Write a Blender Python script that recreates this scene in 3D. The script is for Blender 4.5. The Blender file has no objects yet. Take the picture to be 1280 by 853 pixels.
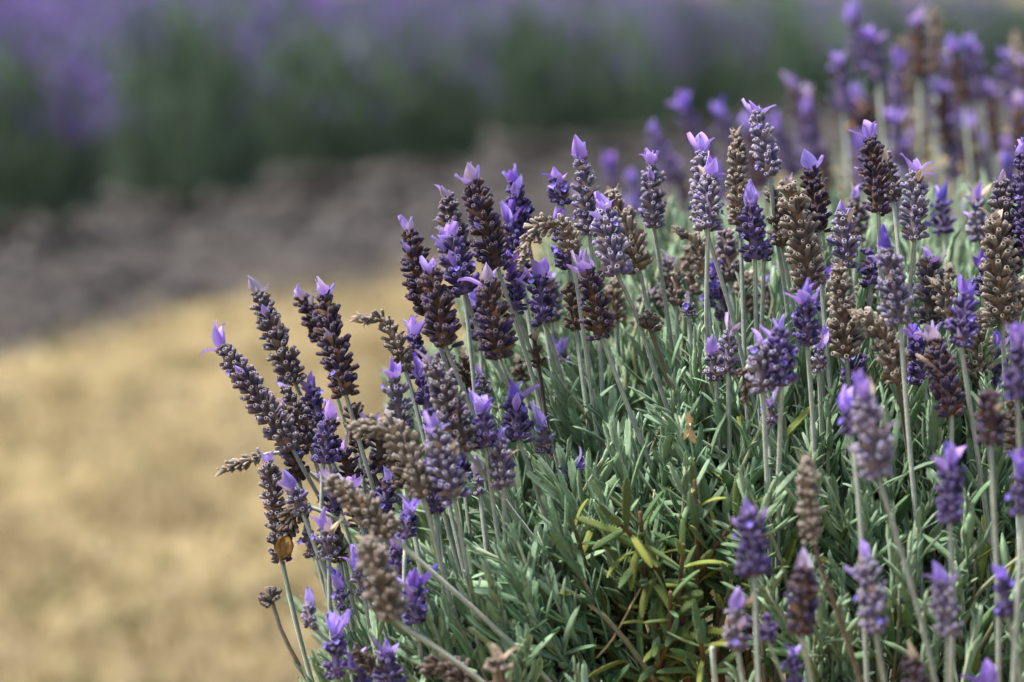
import bpy, math, random
import numpy as np
from mathutils import Vector, Matrix

random.seed(7)
rng = np.random.default_rng(7)
S = bpy.context.scene
COL = S.collection

# ------------------------------------------------------------------ camera
CAM_H = 1.10
F_PX = 3733.0                       # focal length in photo pixels (1280 wide)
PITCH = math.atan((426.5 + 60.0) / F_PX)
cam_d = bpy.data.cameras.new('camera')
cam = bpy.data.objects.new('camera', cam_d)
COL.objects.link(cam)
cam.location = (0, 0, CAM_H)
cam.rotation_euler = (math.pi / 2 - PITCH, 0, 0)
cam_d.sensor_width = 36.0
cam_d.lens = F_PX / 1280.0 * 36.0
cam_d.clip_start = 0.05
cam_d.clip_end = 3000
cam_d.dof.use_dof = True
cam_d.dof.focus_distance = 1.50
cam_d.dof.aperture_fstop = 5.4
cam_d.dof.aperture_blades = 9
S.camera = cam

# ------------------------------------------------------------------ world, sun, exposure
SUN_EL, SUN_AZ = math.radians(66), math.radians(-98)     # azimuth from +Y, clockwise
world = bpy.data.worlds.new('World')
S.world = world
world.use_nodes = True
wn = world.node_tree
wn.nodes.clear()
wo = wn.nodes.new('ShaderNodeOutputWorld')
wb = wn.nodes.new('ShaderNodeBackground')
ws = wn.nodes.new('ShaderNodeTexSky')
ws.sky_type = 'NISHITA'
ws.sun_disc = False
ws.sun_elevation = SUN_EL
ws.sun_rotation = SUN_AZ
ws.air_density = 1.0
ws.dust_density = 4.0
ws.ozone_density = 1.0
wb.inputs['Strength'].default_value = 0.05
wn.links.new(ws.outputs[0], wb.inputs[0])
wn.links.new(wb.outputs[0], wo.inputs[0])

sun_d = bpy.data.lights.new('sun', 'SUN')
sun_d.energy = 1.5
sun_d.angle = math.radians(14)
sun_d.color = (1.0, 0.96, 0.90)
sun = bpy.data.objects.new('sun', sun_d)
COL.objects.link(sun)
to_sun = Vector((math.sin(SUN_AZ) * math.cos(SUN_EL), math.cos(SUN_AZ) * math.cos(SUN_EL), math.sin(SUN_EL)))
sun.rotation_euler = (-to_sun).to_track_quat('-Z', 'Y').to_euler()

S.view_settings.view_transform = 'Standard'
S.view_settings.look = 'None'
S.view_settings.gamma = 1.0
S.view_settings.use_curve_mapping = False
S.view_settings.exposure = 2.45
S.render.engine = 'CYCLES'
S.cycles.use_denoising = True
S.cycles.max_bounces = 6
S.cycles.diffuse_bounces = 3
S.cycles.transmission_bounces = 4
S.cycles.sample_clamp_indirect = 6.0

# ------------------------------------------------------------------ helpers
CP, SP = math.cos(PITCH), math.sin(PITCH)

def P(px, py, d):
    """photo pixel at distance d along the lens axis -> world point"""
    x = (px - 640.0) / F_PX * d
    y = -(py - 426.5) / F_PX * d
    # camera axes in the world: right=(1,0,0), up=(0,SP,CP), forward=(0,CP,-SP)
    return np.array([x, y * SP + d * CP, CAM_H + y * CP - d * SP])

def project(p):
    q = np.asarray(p) - np.array([0, 0, CAM_H])
    d = q[..., 1] * CP - q[..., 2] * SP
    y = q[..., 1] * SP + q[..., 2] * CP
    return 640 + q[..., 0] / d * F_PX, 426.5 - y / d * F_PX, d

def unit(v):
    v = np.asarray(v, float)
    return v / max(np.linalg.norm(v), 1e-9)

def frame_of(z, roll=0.0):
    """3x3 with columns x,y,z ; z given"""
    z = unit(z)
    a = np.array([0, 0, 1.0]) if abs(z[2]) < 0.9 else np.array([1.0, 0, 0])
    x = unit(np.cross(a, z))
    y = np.cross(z, x)
    c, s = math.cos(roll), math.sin(roll)
    return np.stack([x * c + y * s, -x * s + y * c, z], axis=1)

class Acc:
    """collects many small shapes, then links them as one mesh"""
    def __init__(self):
        self.V, self.Q, self.T, self.C = [], [], [], []
        self.n = 0
    def add(self, V, Q=None, T=None, C=(0.5, 0.5, 0.5)):
        V = np.asarray(V, float)
        self.V.append(V)
        if Q is not None and len(Q): self.Q.append(np.asarray(Q, np.int64) + self.n)
        if T is not None and len(T): self.T.append(np.asarray(T, np.int64) + self.n)
        C = np.asarray(C, float)
        self.C.append(np.broadcast_to(C, (len(V), 3)))
        self.n += len(V)
    def many(self, tpl, M, O, C):
        """tpl=(V,Q,T); M (k,3,3); O (k,3); C (k,n,3) or (k,3)"""
        V, Q, T = tpl
        k, n = len(O), len(V)
        if not k: return
        W = np.einsum('kij,nj->kni', M, V) + O[:, None, :]
        off = (np.arange(k) * n)[:, None, None]
        C = np.asarray(C, float)
        if C.ndim == 2: C = np.repeat(C[:, None, :], n, axis=1)
        self.add(W.reshape(-1, 3),
                 (Q[None] + off).reshape(-1, 4) if len(Q) else None,
                 (T[None] + off).reshape(-1, 3) if len(T) else None,
                 C.reshape(-1, 3))
    def mesh(self, name, mat, smooth=True):
        me = bpy.data.meshes.new(name)
        V = np.concatenate(self.V) if self.V else np.zeros((0, 3))
        Q = np.concatenate(self.Q) if self.Q else np.zeros((0, 4), np.int64)
        T = np.concatenate(self.T) if self.T else np.zeros((0, 3), np.int64)
        loops = np.concatenate([Q.ravel(), T.ravel()]).astype(np.int32)
        starts = np.concatenate([np.arange(len(Q)) * 4, len(Q) * 4 + np.arange(len(T)) * 3]).astype(np.int32)
        me.vertices.add(len(V))
        me.vertices.foreach_set('co', V.astype(np.float32).ravel())
        me.loops.add(len(loops))
        me.loops.foreach_set('vertex_index', loops)
        me.polygons.add(len(starts))
        me.polygons.foreach_set('loop_start', starts)
        if smooth:
            me.polygons.foreach_set('use_smooth', np.ones(len(starts), bool))
        at = me.attributes.new('Col', 'FLOAT_COLOR', 'POINT')
        C = np.concatenate(self.C)
        at.data.foreach_set('color', np.concatenate([C, np.ones((len(C), 1))], axis=1).astype(np.float32).ravel())
        me.update(calc_edges=True)
        me.materials.append(mat)
        return me

def link(name, mesh, parent=None, kind=None):
    o = bpy.data.objects.new(name, mesh)
    COL.objects.link(o)
    if parent is not None: o.parent = parent
    if kind: o['kind'] = kind
    return o

def thing(name, label, cat, loc=(0, 0, 0), group=None):
    o = bpy.data.objects.new(name, None)
    COL.objects.link(o)
    o.location = loc
    o.empty_display_size = 0.05
    o['label'] = label
    o['category'] = cat
    if group: o['group'] = group
    return o

def tag(o, label, cat, group=None):
    o['label'] = label
    o['category'] = cat
    if group: o['group'] = group
    return o

def tube(path, radii, sides=8, ridge=0.0, cap=True):
    """tube along path -> V,Q,T ; ridge makes every other corner stand proud (square stem)"""
    path = np.asarray(path, float)
    n = len(path)
    tan = np.gradient(path, axis=0)
    tan /= np.maximum(np.linalg.norm(tan, axis=1, keepdims=True), 1e-9)
    fr = frame_of(tan[0])
    x = fr[:, 0]
    V = []
    ang = np.arange(sides) / sides * 2 * math.pi
    rr = np.where(np.arange(sides) % 2 == 0, 1.0, 1.0 - ridge)
    radii = np.broadcast_to(np.asarray(radii, float), (n,))
    for i in range(n):
        x = unit(x - tan[i] * np.dot(x, tan[i]))
        y = np.cross(tan[i], x)
        V.append(path[i] + radii[i] * ((np.cos(ang) * rr)[:, None] * x + (np.sin(ang) * rr)[:, None] * y))
    V = np.concatenate(V)
    Q = []
    for i in range(n - 1):
        for j in range(sides):
            k = (j + 1) % sides
            Q.append((i * sides + j, i * sides + k, (i + 1) * sides + k, (i + 1) * sides + j))
    T = []
    if cap:
        V = np.concatenate([V, path[:1], path[-1:]])
        b, t = n * sides, n * sides + 1
        for j in range(sides):
            k = (j + 1) % sides
            T.append((b, k, j))
            T.append((t, (n - 1) * sides + j, (n - 1) * sides + k))
    return V, np.array(Q), np.array(T).reshape(-1, 3)

def spline(pts, n):
    """Catmull-Rom through pts, n samples"""
    pts = np.asarray(pts, float)
    if len(pts) == 2:
        t = np.linspace(0, 1, n)[:, None]
        return pts[0] * (1 - t) + pts[1] * t
    E = np.concatenate([[2 * pts[0] - pts[1]], pts, [2 * pts[-1] - pts[-2]]])
    seg = np.linalg.norm(np.diff(pts, axis=0), axis=1)
    cum = np.concatenate([[0], np.cumsum(seg)])
    out = []
    for s in np.linspace(0, cum[-1], n):
        i = min(int(np.searchsorted(cum, s, 'right') - 1), len(pts) - 2)
        u = (s - cum[i]) / max(seg[i], 1e-9)
        a, b, c, d = E[i], E[i + 1], E[i + 2], E[i + 3]
        out.append(0.5 * (2 * b + (c - a) * u + (2 * a - 5 * b + 4 * c - d) * u * u + (3 * b - 3 * c + d - a) * u ** 3))
    return np.array(out)

# ------------------------------------------------------------------ materials
def mat_col(name, rough=0.75, sheen=0.0, transl=0.0, noise_scale=300.0, noise_amt=0.35, bump=0.0, vary=0.15,
            hue=0.0, spec=0.25, sheen_tint=(0.8, 0.8, 0.85), bump_scale=None):
    m = bpy.data.materials.new(name)
    m.use_nodes = True
    nt = m.node_tree
    N, L = nt.nodes, nt.links
    bs = N['Principled BSDF']
    out = N['Material Output']
    at = N.new('ShaderNodeAttribute'); at.attribute_name = 'Col'
    tc = N.new('ShaderNodeTexCoord')
    nz = N.new('ShaderNodeTexNoise'); nz.inputs['Scale'].default_value = noise_scale; nz.inputs['Detail'].default_value = 4
    L.new(tc.outputs['Object'], nz.inputs['Vector'])
    mr = N.new('ShaderNodeMapRange')
    mr.inputs[1].default_value = 0.25; mr.inputs[2].default_value = 0.75
    mr.inputs[3].default_value = 1 - noise_amt; mr.inputs[4].default_value = 1 + noise_amt
    L.new(nz.outputs[0], mr.inputs[0])
    oi = N.new('ShaderNodeObjectInfo')
    mv = N.new('ShaderNodeMapRange')
    mv.inputs[3].default_value = 1 - vary; mv.inputs[4].default_value = 1 + vary
    L.new(oi.outputs['Random'], mv.inputs[0])
    mul = N.new('ShaderNodeMath'); mul.operation = 'MULTIPLY'
    L.new(mr.outputs[0], mul.inputs[0]); L.new(mv.outputs[0], mul.inputs[1])
    vm = N.new('ShaderNodeVectorMath'); vm.operation = 'SCALE'
    L.new(at.outputs['Color'], vm.inputs[0]); L.new(mul.outputs[0], vm.inputs['Scale'])
    col = vm.outputs[0]
    if hue > 0:
        hs = N.new('ShaderNodeHueSaturation')
        mh = N.new('ShaderNodeMapRange')
        mh.inputs[3].default_value = 0.5 - hue; mh.inputs[4].default_value = 0.5 + hue
        wn_ = N.new('ShaderNodeMath'); wn_.operation = 'MULTIPLY'; wn_.inputs[1].default_value = 7.31
        fr = N.new('ShaderNodeMath'); fr.operation = 'FRACT'
        L.new(oi.outputs['Random'], wn_.inputs[0]); L.new(wn_.outputs[0], fr.inputs[0]); L.new(fr.outputs[0], mh.inputs[0])
        L.new(mh.outputs[0], hs.inputs['Hue']); L.new(col, hs.inputs['Color'])
        col = hs.outputs[0]
    L.new(col, bs.inputs['Base Color'])
    bs.inputs['Roughness'].default_value = rough
    bs.inputs['Specular IOR Level'].default_value = spec
    if sheen > 0:
        bs.inputs['Sheen Weight'].default_value = sheen
        bs.inputs['Sheen Roughness'].default_value = 0.45
        bs.inputs['Sheen Tint'].default_value = (*sheen_tint, 1)
    if bump > 0:
        nb = N.new('ShaderNodeTexNoise'); nb.inputs['Scale'].default_value = bump_scale or noise_scale * 4; nb.inputs['Detail'].default_value = 3
        L.new(tc.outputs['Object'], nb.inputs['Vector'])
        bp = N.new('ShaderNodeBump'); bp.inputs['Strength'].default_value = bump; bp.inputs['Distance'].default_value = 0.0006
        L.new(nb.outputs[0], bp.inputs['Height']); L.new(bp.outputs[0], bs.inputs['Normal'])
    if transl > 0:
        tr = N.new('ShaderNodeBsdfTranslucent')
        L.new(col, tr.inputs['Color'])
        mx = N.new('ShaderNodeMixShader'); mx.inputs[0].default_value = transl
        L.new(bs.outputs[0], mx.inputs[1]); L.new(tr.outputs[0], mx.inputs[2])
        L.new(mx.outputs[0], out.inputs['Surface'])
    return m

M_CALYX = mat_col('calyx', 0.75, 0.22, 0, 500, 0.3, 0.4, 0.12)
M_DRY = mat_col('dry_calyx', 0.8, 0.2, 0, 500, 0.3, 0.4, 0.15, sheen_tint=(0.9, 0.85, 0.8))
M_SCALE = mat_col('bract_scale', 0.8, 0.25, 0.1, 400, 0.4, 0.5, 0.15)
M_PETAL = mat_col('petal', 0.6, 0.25, 0.32, 350, 0.22, 0.25, 0.16, hue=0.018, sheen_tint=(0.9, 0.85, 1.0))
M_STEM = mat_col('stem', 0.75, 0.25, 0, 260, 0.25, 0.5, 0.12)
M_LEAF = mat_col('leaf', 0.6, 0.15, 0.08, 220, 0.25, 0.5, 0.18, hue=0.015, sheen_tint=(0.85, 0.9, 0.8))
M_BARK = mat_col('bark', 0.9, 0.0, 0, 120, 0.45, 0.8, 0.15)
M_FAR = mat_col('far_foliage', 0.8, 0.0, 0.1, 6, 0.45, 0, 0.32)
M_FARF = mat_col('far_flowers', 0.8, 0.0, 0.1, 9, 0.25, 0, 0.15)
M_STRAW = mat_col('straw', 0.75, 0.0, 0.15, 1.3, 0.35, 0, 0.0)
M_CLOD = mat_col('clod', 0.95, 0.0, 0, 14, 0.4, 0, 0.0)

def mat_ground(name, c1, c2, c3, s1, s2, bump):
    m = bpy.data.materials.new(name); m.use_nodes = True
    nt = m.node_tree; N, L = nt.nodes, nt.links
    bs = N['Principled BSDF']; bs.inputs['Roughness'].default_value = 0.95; bs.inputs['Specular IOR Level'].default_value = 0.15
    tc = N.new('ShaderNodeTexCoord')
    n1 = N.new('ShaderNodeTexNoise'); n1.inputs['Scale'].default_value = s1; n1.inputs['Detail'].default_value = 5
    n2 = N.new('ShaderNodeTexNoise'); n2.inputs['Scale'].default_value = s2; n2.inputs['Detail'].default_value = 6
    for n in (n1, n2): L.new(tc.outputs['Object'], n.inputs['Vector'])
    r1 = N.new('ShaderNodeValToRGB'); e = r1.color_ramp.elements
    e[0].position = 0.35; e[0].color = (*c1, 1); e[1].position = 0.66; e[1].color = (*c2, 1)
    L.new(n1.outputs[0], r1.inputs[0])
    r2 = N.new('ShaderNodeValToRGB'); e = r2.color_ramp.elements
    e[0].position = 0.45; e[0].color = (0, 0, 0, 1); e[1].position = 0.7; e[1].color = (1, 1, 1, 1)
    L.new(n2.outputs[0], r2.inputs[0])
    mx = N.new('ShaderNodeMix'); mx.data_type = 'RGBA'
    L.new(r2.outputs[0], mx.inputs[0]); L.new(r1.outputs[0], mx.inputs[6]); mx.inputs[7].default_value = (*c3, 1)
    L.new(mx.outputs[2], bs.inputs['Base Color'])
    bp = N.new('ShaderNodeBump'); bp.inputs['Strength'].default_value = bump; bp.inputs['Distance'].default_value = 0.02
    L.new(n2.outputs[0], bp.inputs['Height']); L.new(bp.outputs[0], bs.inputs['Normal'])
    return m

M_GROUND = mat_ground('dry_grass_ground', (0.17, 0.13, 0.06), (0.29, 0.225, 0.112), (0.12, 0.085, 0.042), 1.6, 7, 0.5)
M_SOIL = mat_ground('soil', (0.024, 0.021, 0.019), (0.075, 0.066, 0.060), (0.014, 0.012, 0.011), 3.0, 8, 0.8)

# ------------------------------------------------------------------ the ground
RD = np.array([0.400, 0.9165]); RN = np.array([-0.9165, 0.400])     # along / across the planted rows
V_EDGE, V_ROW = 4.47, 5.88

def bed_height(v, u):
    t = np.clip((v - V_EDGE) / 0.7, -1, 1)
    h = 0.07 * t
    return h + 0.022 * np.sin(u * 2.3 + v * 1.1) * np.clip(t, 0, 1) + 0.018 * np.sin(u * 5.1 - v * 4.3) * np.clip(t, 0, 1)

def grid_obj(name, xs, ys, fn, mat):
    X, Y = np.meshgrid(xs, ys)
    V = fn(X.ravel(), Y.ravel())
    nx, ny = len(xs), len(ys)
    i = np.arange((nx - 1) * (ny - 1)); r, c = i // (nx - 1), i % (nx - 1)
    a = r * nx + c
    A = Acc(); A.add(V, np.stack([a, a + 1, a + 1 + nx, a + nx], 1))
    o = link(name, A.mesh(name, mat)); o['kind'] = 'structure'
    return o

gx = np.concatenate([np.linspace(-1500, -12, 8), np.linspace(-10, 10, 61), np.linspace(12, 1500, 8)])
gy = np.concatenate([np.linspace(-60, 0, 6), np.linspace(0.5, 20, 60), np.linspace(22, 70, 16), np.linspace(90, 2600, 10)])
grid_obj('ground', gx, gy, lambda x, y: np.stack([x, y, 0.012 * np.sin(x * 1.7 + y * .6) * np.sin(y * 1.3) * (np.abs(x) < 11) * (y < 21)], 1), M_GROUND)
def bed(u, v):
    j = 0.10 * np.sin(u * 1.9) + 0.07 * np.sin(u * 4.7 + 1)
    vv = v + j * (v < V_EDGE + 1)
    xy = u[:, None] * RD + vv[:, None] * RN
    return np.concatenate([xy, bed_height(v, u)[:, None]], 1)
grid_obj('soil_bed', np.linspace(1, 50, 190), np.concatenate([np.linspace(V_EDGE - .5, V_EDGE + 3, 40), np.linspace(V_EDGE + 3.2, 23, 50)]), bed, M_SOIL)
def bed2(x, y):
    r = ((x - 0.75) / 1.5) ** 2 + ((y - 2.3) / 1.25) ** 2
    return np.stack([x, y, 0.06 * (1 - r) + 0.012 * np.sin(x * 9) * np.sin(y * 8)], 1)
grid_obj('soil_patch', np.linspace(-0.9, 2.4, 40), np.linspace(0.9, 3.8, 40), bed2, M_SOIL)

# straw: cut dry grass lying and standing on the path
def straw():
    A = Acc()
    n = 52000
    d = 3.6 + (13.5 - 3.6) * rng.random(n) ** 1.15
    px = rng.uniform(-260, 1330, n)
    x = (px - 640) / F_PX * d
    y = d
    v = x * RN[0] + y * RN[1]
    keep = (v < V_EDGE + rng.normal(0.0, 0.16, n))
    x, y = x[keep], y[keep]; n = len(x)
    L_ = rng.uniform(0.03, 0.10, n); w = rng.uniform(0.002, 0.0045, n)
    az = rng.uniform(0, 2 * math.pi, n); el = np.abs(rng.normal(0.15, 0.45, n)).clip(0, 1.4)
    dr = np.stack([np.cos(az) * np.cos(el), np.sin(az) * np.cos(el), np.sin(el)], 1)
    sd = np.stack([-np.sin(az), np.cos(az), np.zeros(n)], 1)
    b = np.stack([x, y, rng.uniform(0.002, 0.02, n)], 1)
    V = np.stack([b - sd * w[:, None], b + sd * w[:, None], b + dr * L_[:, None] + np.array([0, 0, 0.004])], 1).reshape(-1, 3)
    T = np.arange(n * 3).reshape(-1, 3)
    pal = np.array([(0.35, 0.28, 0.148), (0.29, 0.225, 0.112), (0.42, 0.345, 0.20), (0.23, 0.205, 0.09), (0.18, 0.13, 0.07)])
    clump = np.sin(x * 7.1 + 2 * np.sin(y * 3.3)) * np.sin(y * 5.3 + 1.7 * np.sin(x * 4.1)) + .8 * np.sin(x * 17 + y * 11) * np.sin(y * 13 - x * 5) + .9 * np.sin(x * 43 + 3 * np.sin(y * 9)) * np.sin(y * 21 + 2 * np.sin(x * 23))
    C = pal[rng.choice(5, n, p=[.36, .26, .2, .1, .08])] * rng.uniform(.85, 1.15, (n, 1)) * (1 + .24 * clump[:, None]).clip(.5, 1.5) * .88
    A.add(V, None, T, np.repeat(C, 3, 0))
    # standing tufts
    k = 520; nb = 26
    d = 3.7 + 6.5 * rng.random(k); tx = (rng.uniform(-260, 900, k) - 640) / F_PX * d
    ok = tx * RN[0] + d * RN[1] < V_EDGE - .05
    tx, d = tx[ok], d[ok]; k = len(d)
    hgt = rng.uniform(.03, .085, k)
    tone = np.array([(.20, .19, .075), (.17, .125, .06), (.30, .25, .12), (.45, .38, .24)])[rng.choice(4, k, p=[.3, .25, .2, .25])]
    b = np.repeat(np.stack([tx, d, np.zeros(k)], 1), nb, 0) + rng.normal(0, .022, (k * nb, 3)) * np.array([1, 1, 0])
    dr = np.stack([rng.normal(0, .6, k * nb), rng.normal(0, .6, k * nb), np.ones(k * nb)], 1); dr /= np.linalg.norm(dr, axis=1, keepdims=True)
    sd = np.stack([np.ones(k * nb), rng.normal(0, .7, k * nb), np.zeros(k * nb)], 1) * .0026
    tip = b + dr * (np.repeat(hgt, nb) * rng.uniform(.5, 1.2, k * nb))[:, None]
    A.add(np.stack([b - sd, b + sd, tip], 1).reshape(-1, 3), None, np.arange(k * nb * 3).reshape(-1, 3), np.repeat(np.repeat(tone, nb, 0) * rng.uniform(.75, 1.25, (k * nb, 1)), 3, 0))
    o = link('dry_grass', A.mesh('dry_grass', M_STRAW, False)); o['kind'] = 'stuff'
    o['label'] = 'golden dry cut grass covering the path'; o['category'] = 'grass'
straw()

ICO = None
def ico():
    t = (1 + 5 ** .5) / 2
    V = np.array([(-1, t, 0), (1, t, 0), (-1, -t, 0), (1, -t, 0), (0, -1, t), (0, 1, t), (0, -1, -t), (0, 1, -t), (t, 0, -1), (t, 0, 1), (-t, 0, -1), (-t, 0, 1)]) / math.sqrt(1 + t * t)
    T = np.array([(0, 11, 5), (0, 5, 1), (0, 1, 7), (0, 7, 10), (0, 10, 11), (1, 5, 9), (5, 11, 4), (11, 10, 2), (10, 7, 6), (7, 1, 8), (3, 9, 4), (3, 4, 2), (3, 2, 6), (3, 6, 8), (3, 8, 9), (4, 9, 5), (2, 4, 11), (6, 2, 10), (8, 6, 7), (9, 8, 1)])
    return V, np.zeros((0, 4), np.int64), T
ICO = ico()

def clods():
    A = Acc(); k = 5200
    u = rng.uniform(4, 24, k); v = V_EDGE + 0.1 + 1.9 * rng.random(k)
    xy = u[:, None] * RD + v[:, None] * RN
    z = bed_height(v, u)
    s = 0.008 + 0.03 * rng.random(k) ** 2.5
    M = np.zeros((k, 3, 3))
    for i in range(k):
        M[i] = frame_of(rng.normal(size=3), 0) @ np.diag(s[i] * rng.uniform(.6, 1.5, 3))
    g = rng.uniform(0.015, 0.13, k)
    C = np.stack([g, g * .92, g * .86], 1)
    A.many(ICO, M, np.concatenate([xy, (z + s * .3)[:, None]], 1), C)
    o = link('gravel', A.mesh('gravel', M_CLOD, False)); o['kind'] = 'stuff'
    o['label'] = 'grey brown clods and gravel on the soil bed'; o['category'] = 'gravel'
clods()

# ------------------------------------------------------------------ far lavender bushes in rows
def far_bush(seed, k=240):
    """foliage and flower meshes of a bush about 0.5 m in radius, 0.6 m tall, base at the origin"""
    r = np.random.default_rng(seed)
    A = Acc(); n = 4600
    ph = r.uniform(0, 2 * math.pi, n); ct = r.uniform(0.0, 1, n); st = np.sqrt(1 - ct ** 2)
    lump = 1 + .16 * np.sin(3 * ph + seed) + .13 * np.sin(5 * ph + 2 * seed + 4 * ct)
    rad = (0.45 + 0.55 * r.random(n) ** .4) * lump
    nrm = np.stack([np.cos(ph) * st, np.sin(ph) * st, ct], 1)
    b = nrm * rad[:, None] * np.array([.50, .50, .47]) + np.array([0, 0, .06])
    b[:, :2] *= (.74 + .26 * np.minimum(1, b[:, 2:] / .28))
    dr = nrm * .7 + np.array([0, 0, .75]) + r.normal(0, .25, (n, 3)); dr /= np.linalg.norm(dr, axis=1, keepdims=True)
    sd = np.cross(dr, nrm + r.normal(0, .35, (n, 3))); sd /= np.linalg.norm(sd, axis=1, keepdims=True)
    L_ = r.uniform(.04, .10, n)[:, None]; w = r.uniform(.010, .022, n)[:, None]
    V = np.stack([b - sd * w * .5, b + sd * w * .5, b + dr * L_ + sd * w * .3, b + dr * L_ - sd * w * .3], 1).reshape(-1, 3)
    Q = np.arange(4 * n).reshape(-1, 4)
    g = r.random(n)[:, None]
    C = np.array([.07, .125, .05]) * (1 - g) + np.array([.23, .31, .22]) * g
    A.add(V, Q, None, np.repeat(C, 4, 0))
    fol = A.mesh('far_foliage', M_FAR, False)
    B = Acc()
    ph = r.uniform(0, 2 * math.pi, k); ct = r.uniform(.25, 1, k) ; st = np.sqrt(1 - ct ** 2)
    nrm = np.stack([np.cos(ph) * st, np.sin(ph) * st, ct], 1)
    lump = 1 + .16 * np.sin(3 * ph + seed) + .13 * np.sin(5 * ph + 2 * seed + 4 * ct)
    b = nrm * lump[:, None] * np.array([.50, .50, .47]) + np.array([0, 0, .06])
    dr = nrm * .5 + np.array([0, 0, .9]) + r.normal(0, .15, (k, 3)); dr /= np.linalg.norm(dr, axis=1, keepdims=True)
    H = r.uniform(.08, .17, k)
    M = np.stack([frame_of(dr[i]) @ np.diag([.011, .011, .026]) for i in range(k)])
    o = b + dr * H[:, None]
    pal = np.array([(.10, .06, .20), (.16, .10, .34), (.09, .06, .13), (.22, .15, .45), (.14, .11, .10)])
    C = pal[r.choice(5, k, p=[.28, .26, .16, .18, .12])]
    B.many(ICO, M, o, C)
    M2 = np.stack([frame_of(dr[i]) @ np.diag([.007, .007, .014]) for i in range(k)])
    B.many(ICO, M2, o + dr * .032, np.array([(.26, .17, .58)]) * r.uniform(.8, 1.2, (k, 1)))
    for i in range(k):
        V, Q, T = tube([b[i], o[i]], .0022, 3, 0, False)
        B.add(V, Q, None, (.2, .25, .19))
    flo = B.mesh('far_flowers', M_FARF)
    D = Acc()
    for i in range(7):
        a = r.uniform(0, 6.28); e = np.array([math.cos(a), math.sin(a), 0])
        V, Q, T = tube(spline([np.array([0, 0, -.05]) + e * .03, e * .12 + np.array([0, 0, .12]), e * .3 + np.array([0, 0, .3])], 5), np.linspace(.014, .005, 5), 6)
        D.add(V, Q, T, (.12, .08, .055))
    return fol, flo, D.mesh('far_stem', M_BARK)

FB = [far_bush(s) for s in (3, 11, 29, 41)] + [far_bush(s, 70) for s in (5, 17, 23)]
row_k = 0
for k in range(12):
    v = V_ROW + k * 1.6
    for u in np.arange(3.0, 45, 1.2):
        uu = u + random.uniform(-.14, .14) + (k % 2) * .4; vv = v + random.uniform(-.1, .1)
        xy = uu * RD + vv * RN
        x, y = xy
        if y < 6 or y > 30 + max(0, -x) * 1.6: continue
        px = 640 + x / y * F_PX
        if px < -190 or px > 1440: continue
        front = (k == 0)
        t = thing('lavender_bush', 'blurred lavender bush in the first row along the gravelly soil bank' if front else 'purple-topped lavender bush in the packed rows behind the first row',
                  'lavender bush', (x, y, float(bed_height(np.array(v), np.array(u)))), 'lavender bushes in the first row' if front else 'lavender bushes in the rows behind')
        s = random.uniform(.93, 1.12); hx = random.uniform(.58, .72) if front else .80
        t.scale = (s * hx, s * hx, s * random.uniform(.95, 1.15) * (1.12 if front else 1)); t.rotation_euler = (0, 0, random.uniform(0, 6.28))
        f = FB[random.randrange(4) + (3 if front else 0)]
        link('foliage', f[0], t, 'stuff'); link('flower_heads', f[1], t, 'stuff'); link('woody_stem', f[2], t)
        row_k += 1
print('row bushes', row_k)

# ------------------------------------------------------------------ plant shape templates
def calyx_tpl(sides=7, lo=False):
    """small woolly tube with an open mouth, along +z, length 1"""
    prof = [(0.10, .12), (.36, .20), (.68, .245), (.90, .235), (1.0, .19), (.985, .12), (.84, .02)] if not lo else [(0, .10), (.5, .24), (1.0, .21), (.8, .02)]
    if lo: sides = 5
    ang = np.arange(sides) / sides * 2 * math.pi
    V = []; tt = []
    for z, r in prof:
        V.append(np.stack([np.cos(ang) * r, np.sin(ang) * r, np.full(sides, z)], 1)); tt += [z] * sides
    V = np.concatenate(V)
    Q = []
    for i in range(len(prof) - 1):
        for j in range(sides):
            k = (j + 1) % sides
            Q.append((i * sides + j, i * sides + k, (i + 1) * sides + k, (i + 1) * sides + j))
    ring = np.repeat(np.arange(len(prof)), sides)
    return (V, np.array(Q), np.zeros((0, 3), np.int64)), ring

CAL, CAL_RING = calyx_tpl()
CALLO, CALLO_RING = calyx_tpl(lo=True)

def blade_tpl(L, W, nl, nw, outline, cup, bend, tipcurl=0.0, wave=0.0, seed=0):
    """petal or scale: along +z from the origin, facing +y (outer side -y)"""
    r = np.random.default_rng(seed)
    V = []; tt = []
    z = 0; y = 0; ang = 0
    p1, p2 = r.uniform(0, 6.28, 2)
    cl = [(0.0, 0.0)]
    for i in range(1, nl):
        t = i / (nl - 1)
        a = bend * t + tipcurl * max(0, t - .6) * 2.5
        z += math.cos(a) * L / (nl - 1); y += -math.sin(a) * L / (nl - 1)
        cl.append((z, y))
    for i in range(nl):
        t = i / (nl - 1)
        w = outline(t) * W * .5
        for j in range(nw):
            s = j / (nw - 1) * 2 - 1
            V.append((s * w, cl[i][1] + cup * W * (s * s) * (1 - .5 * t) + wave * W * math.sin(5 * t + p1 + 2.2 * s) * (.3 + t), cl[i][0] - .10 * L * s * s * (t > .8) * 0))
            tt.append((t, abs(s)))
    Q = []
    for i in range(nl - 1):
        for j in range(nw - 1):
            a = i * nw + j
            Q.append((a, a + 1, a + nw + 1, a + nw))
    return (np.array(V), np.array(Q), np.zeros((0, 3), np.int64)), np.array(tt)

def ol_petal(t):
    return max(0.02, (0.50 + 0.62 * math.sin(min(1, t / .5) * math.pi / 2)) * (1 - max(0, (t - .38) / .62) ** 1.35))
def ol_scale(t):
    return max(0.03, (0.55 + 0.5 * math.sin(min(1, t / .5) * math.pi / 2)) * (1 - max(0, (t - .35) / .65) ** 2.0))

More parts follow.
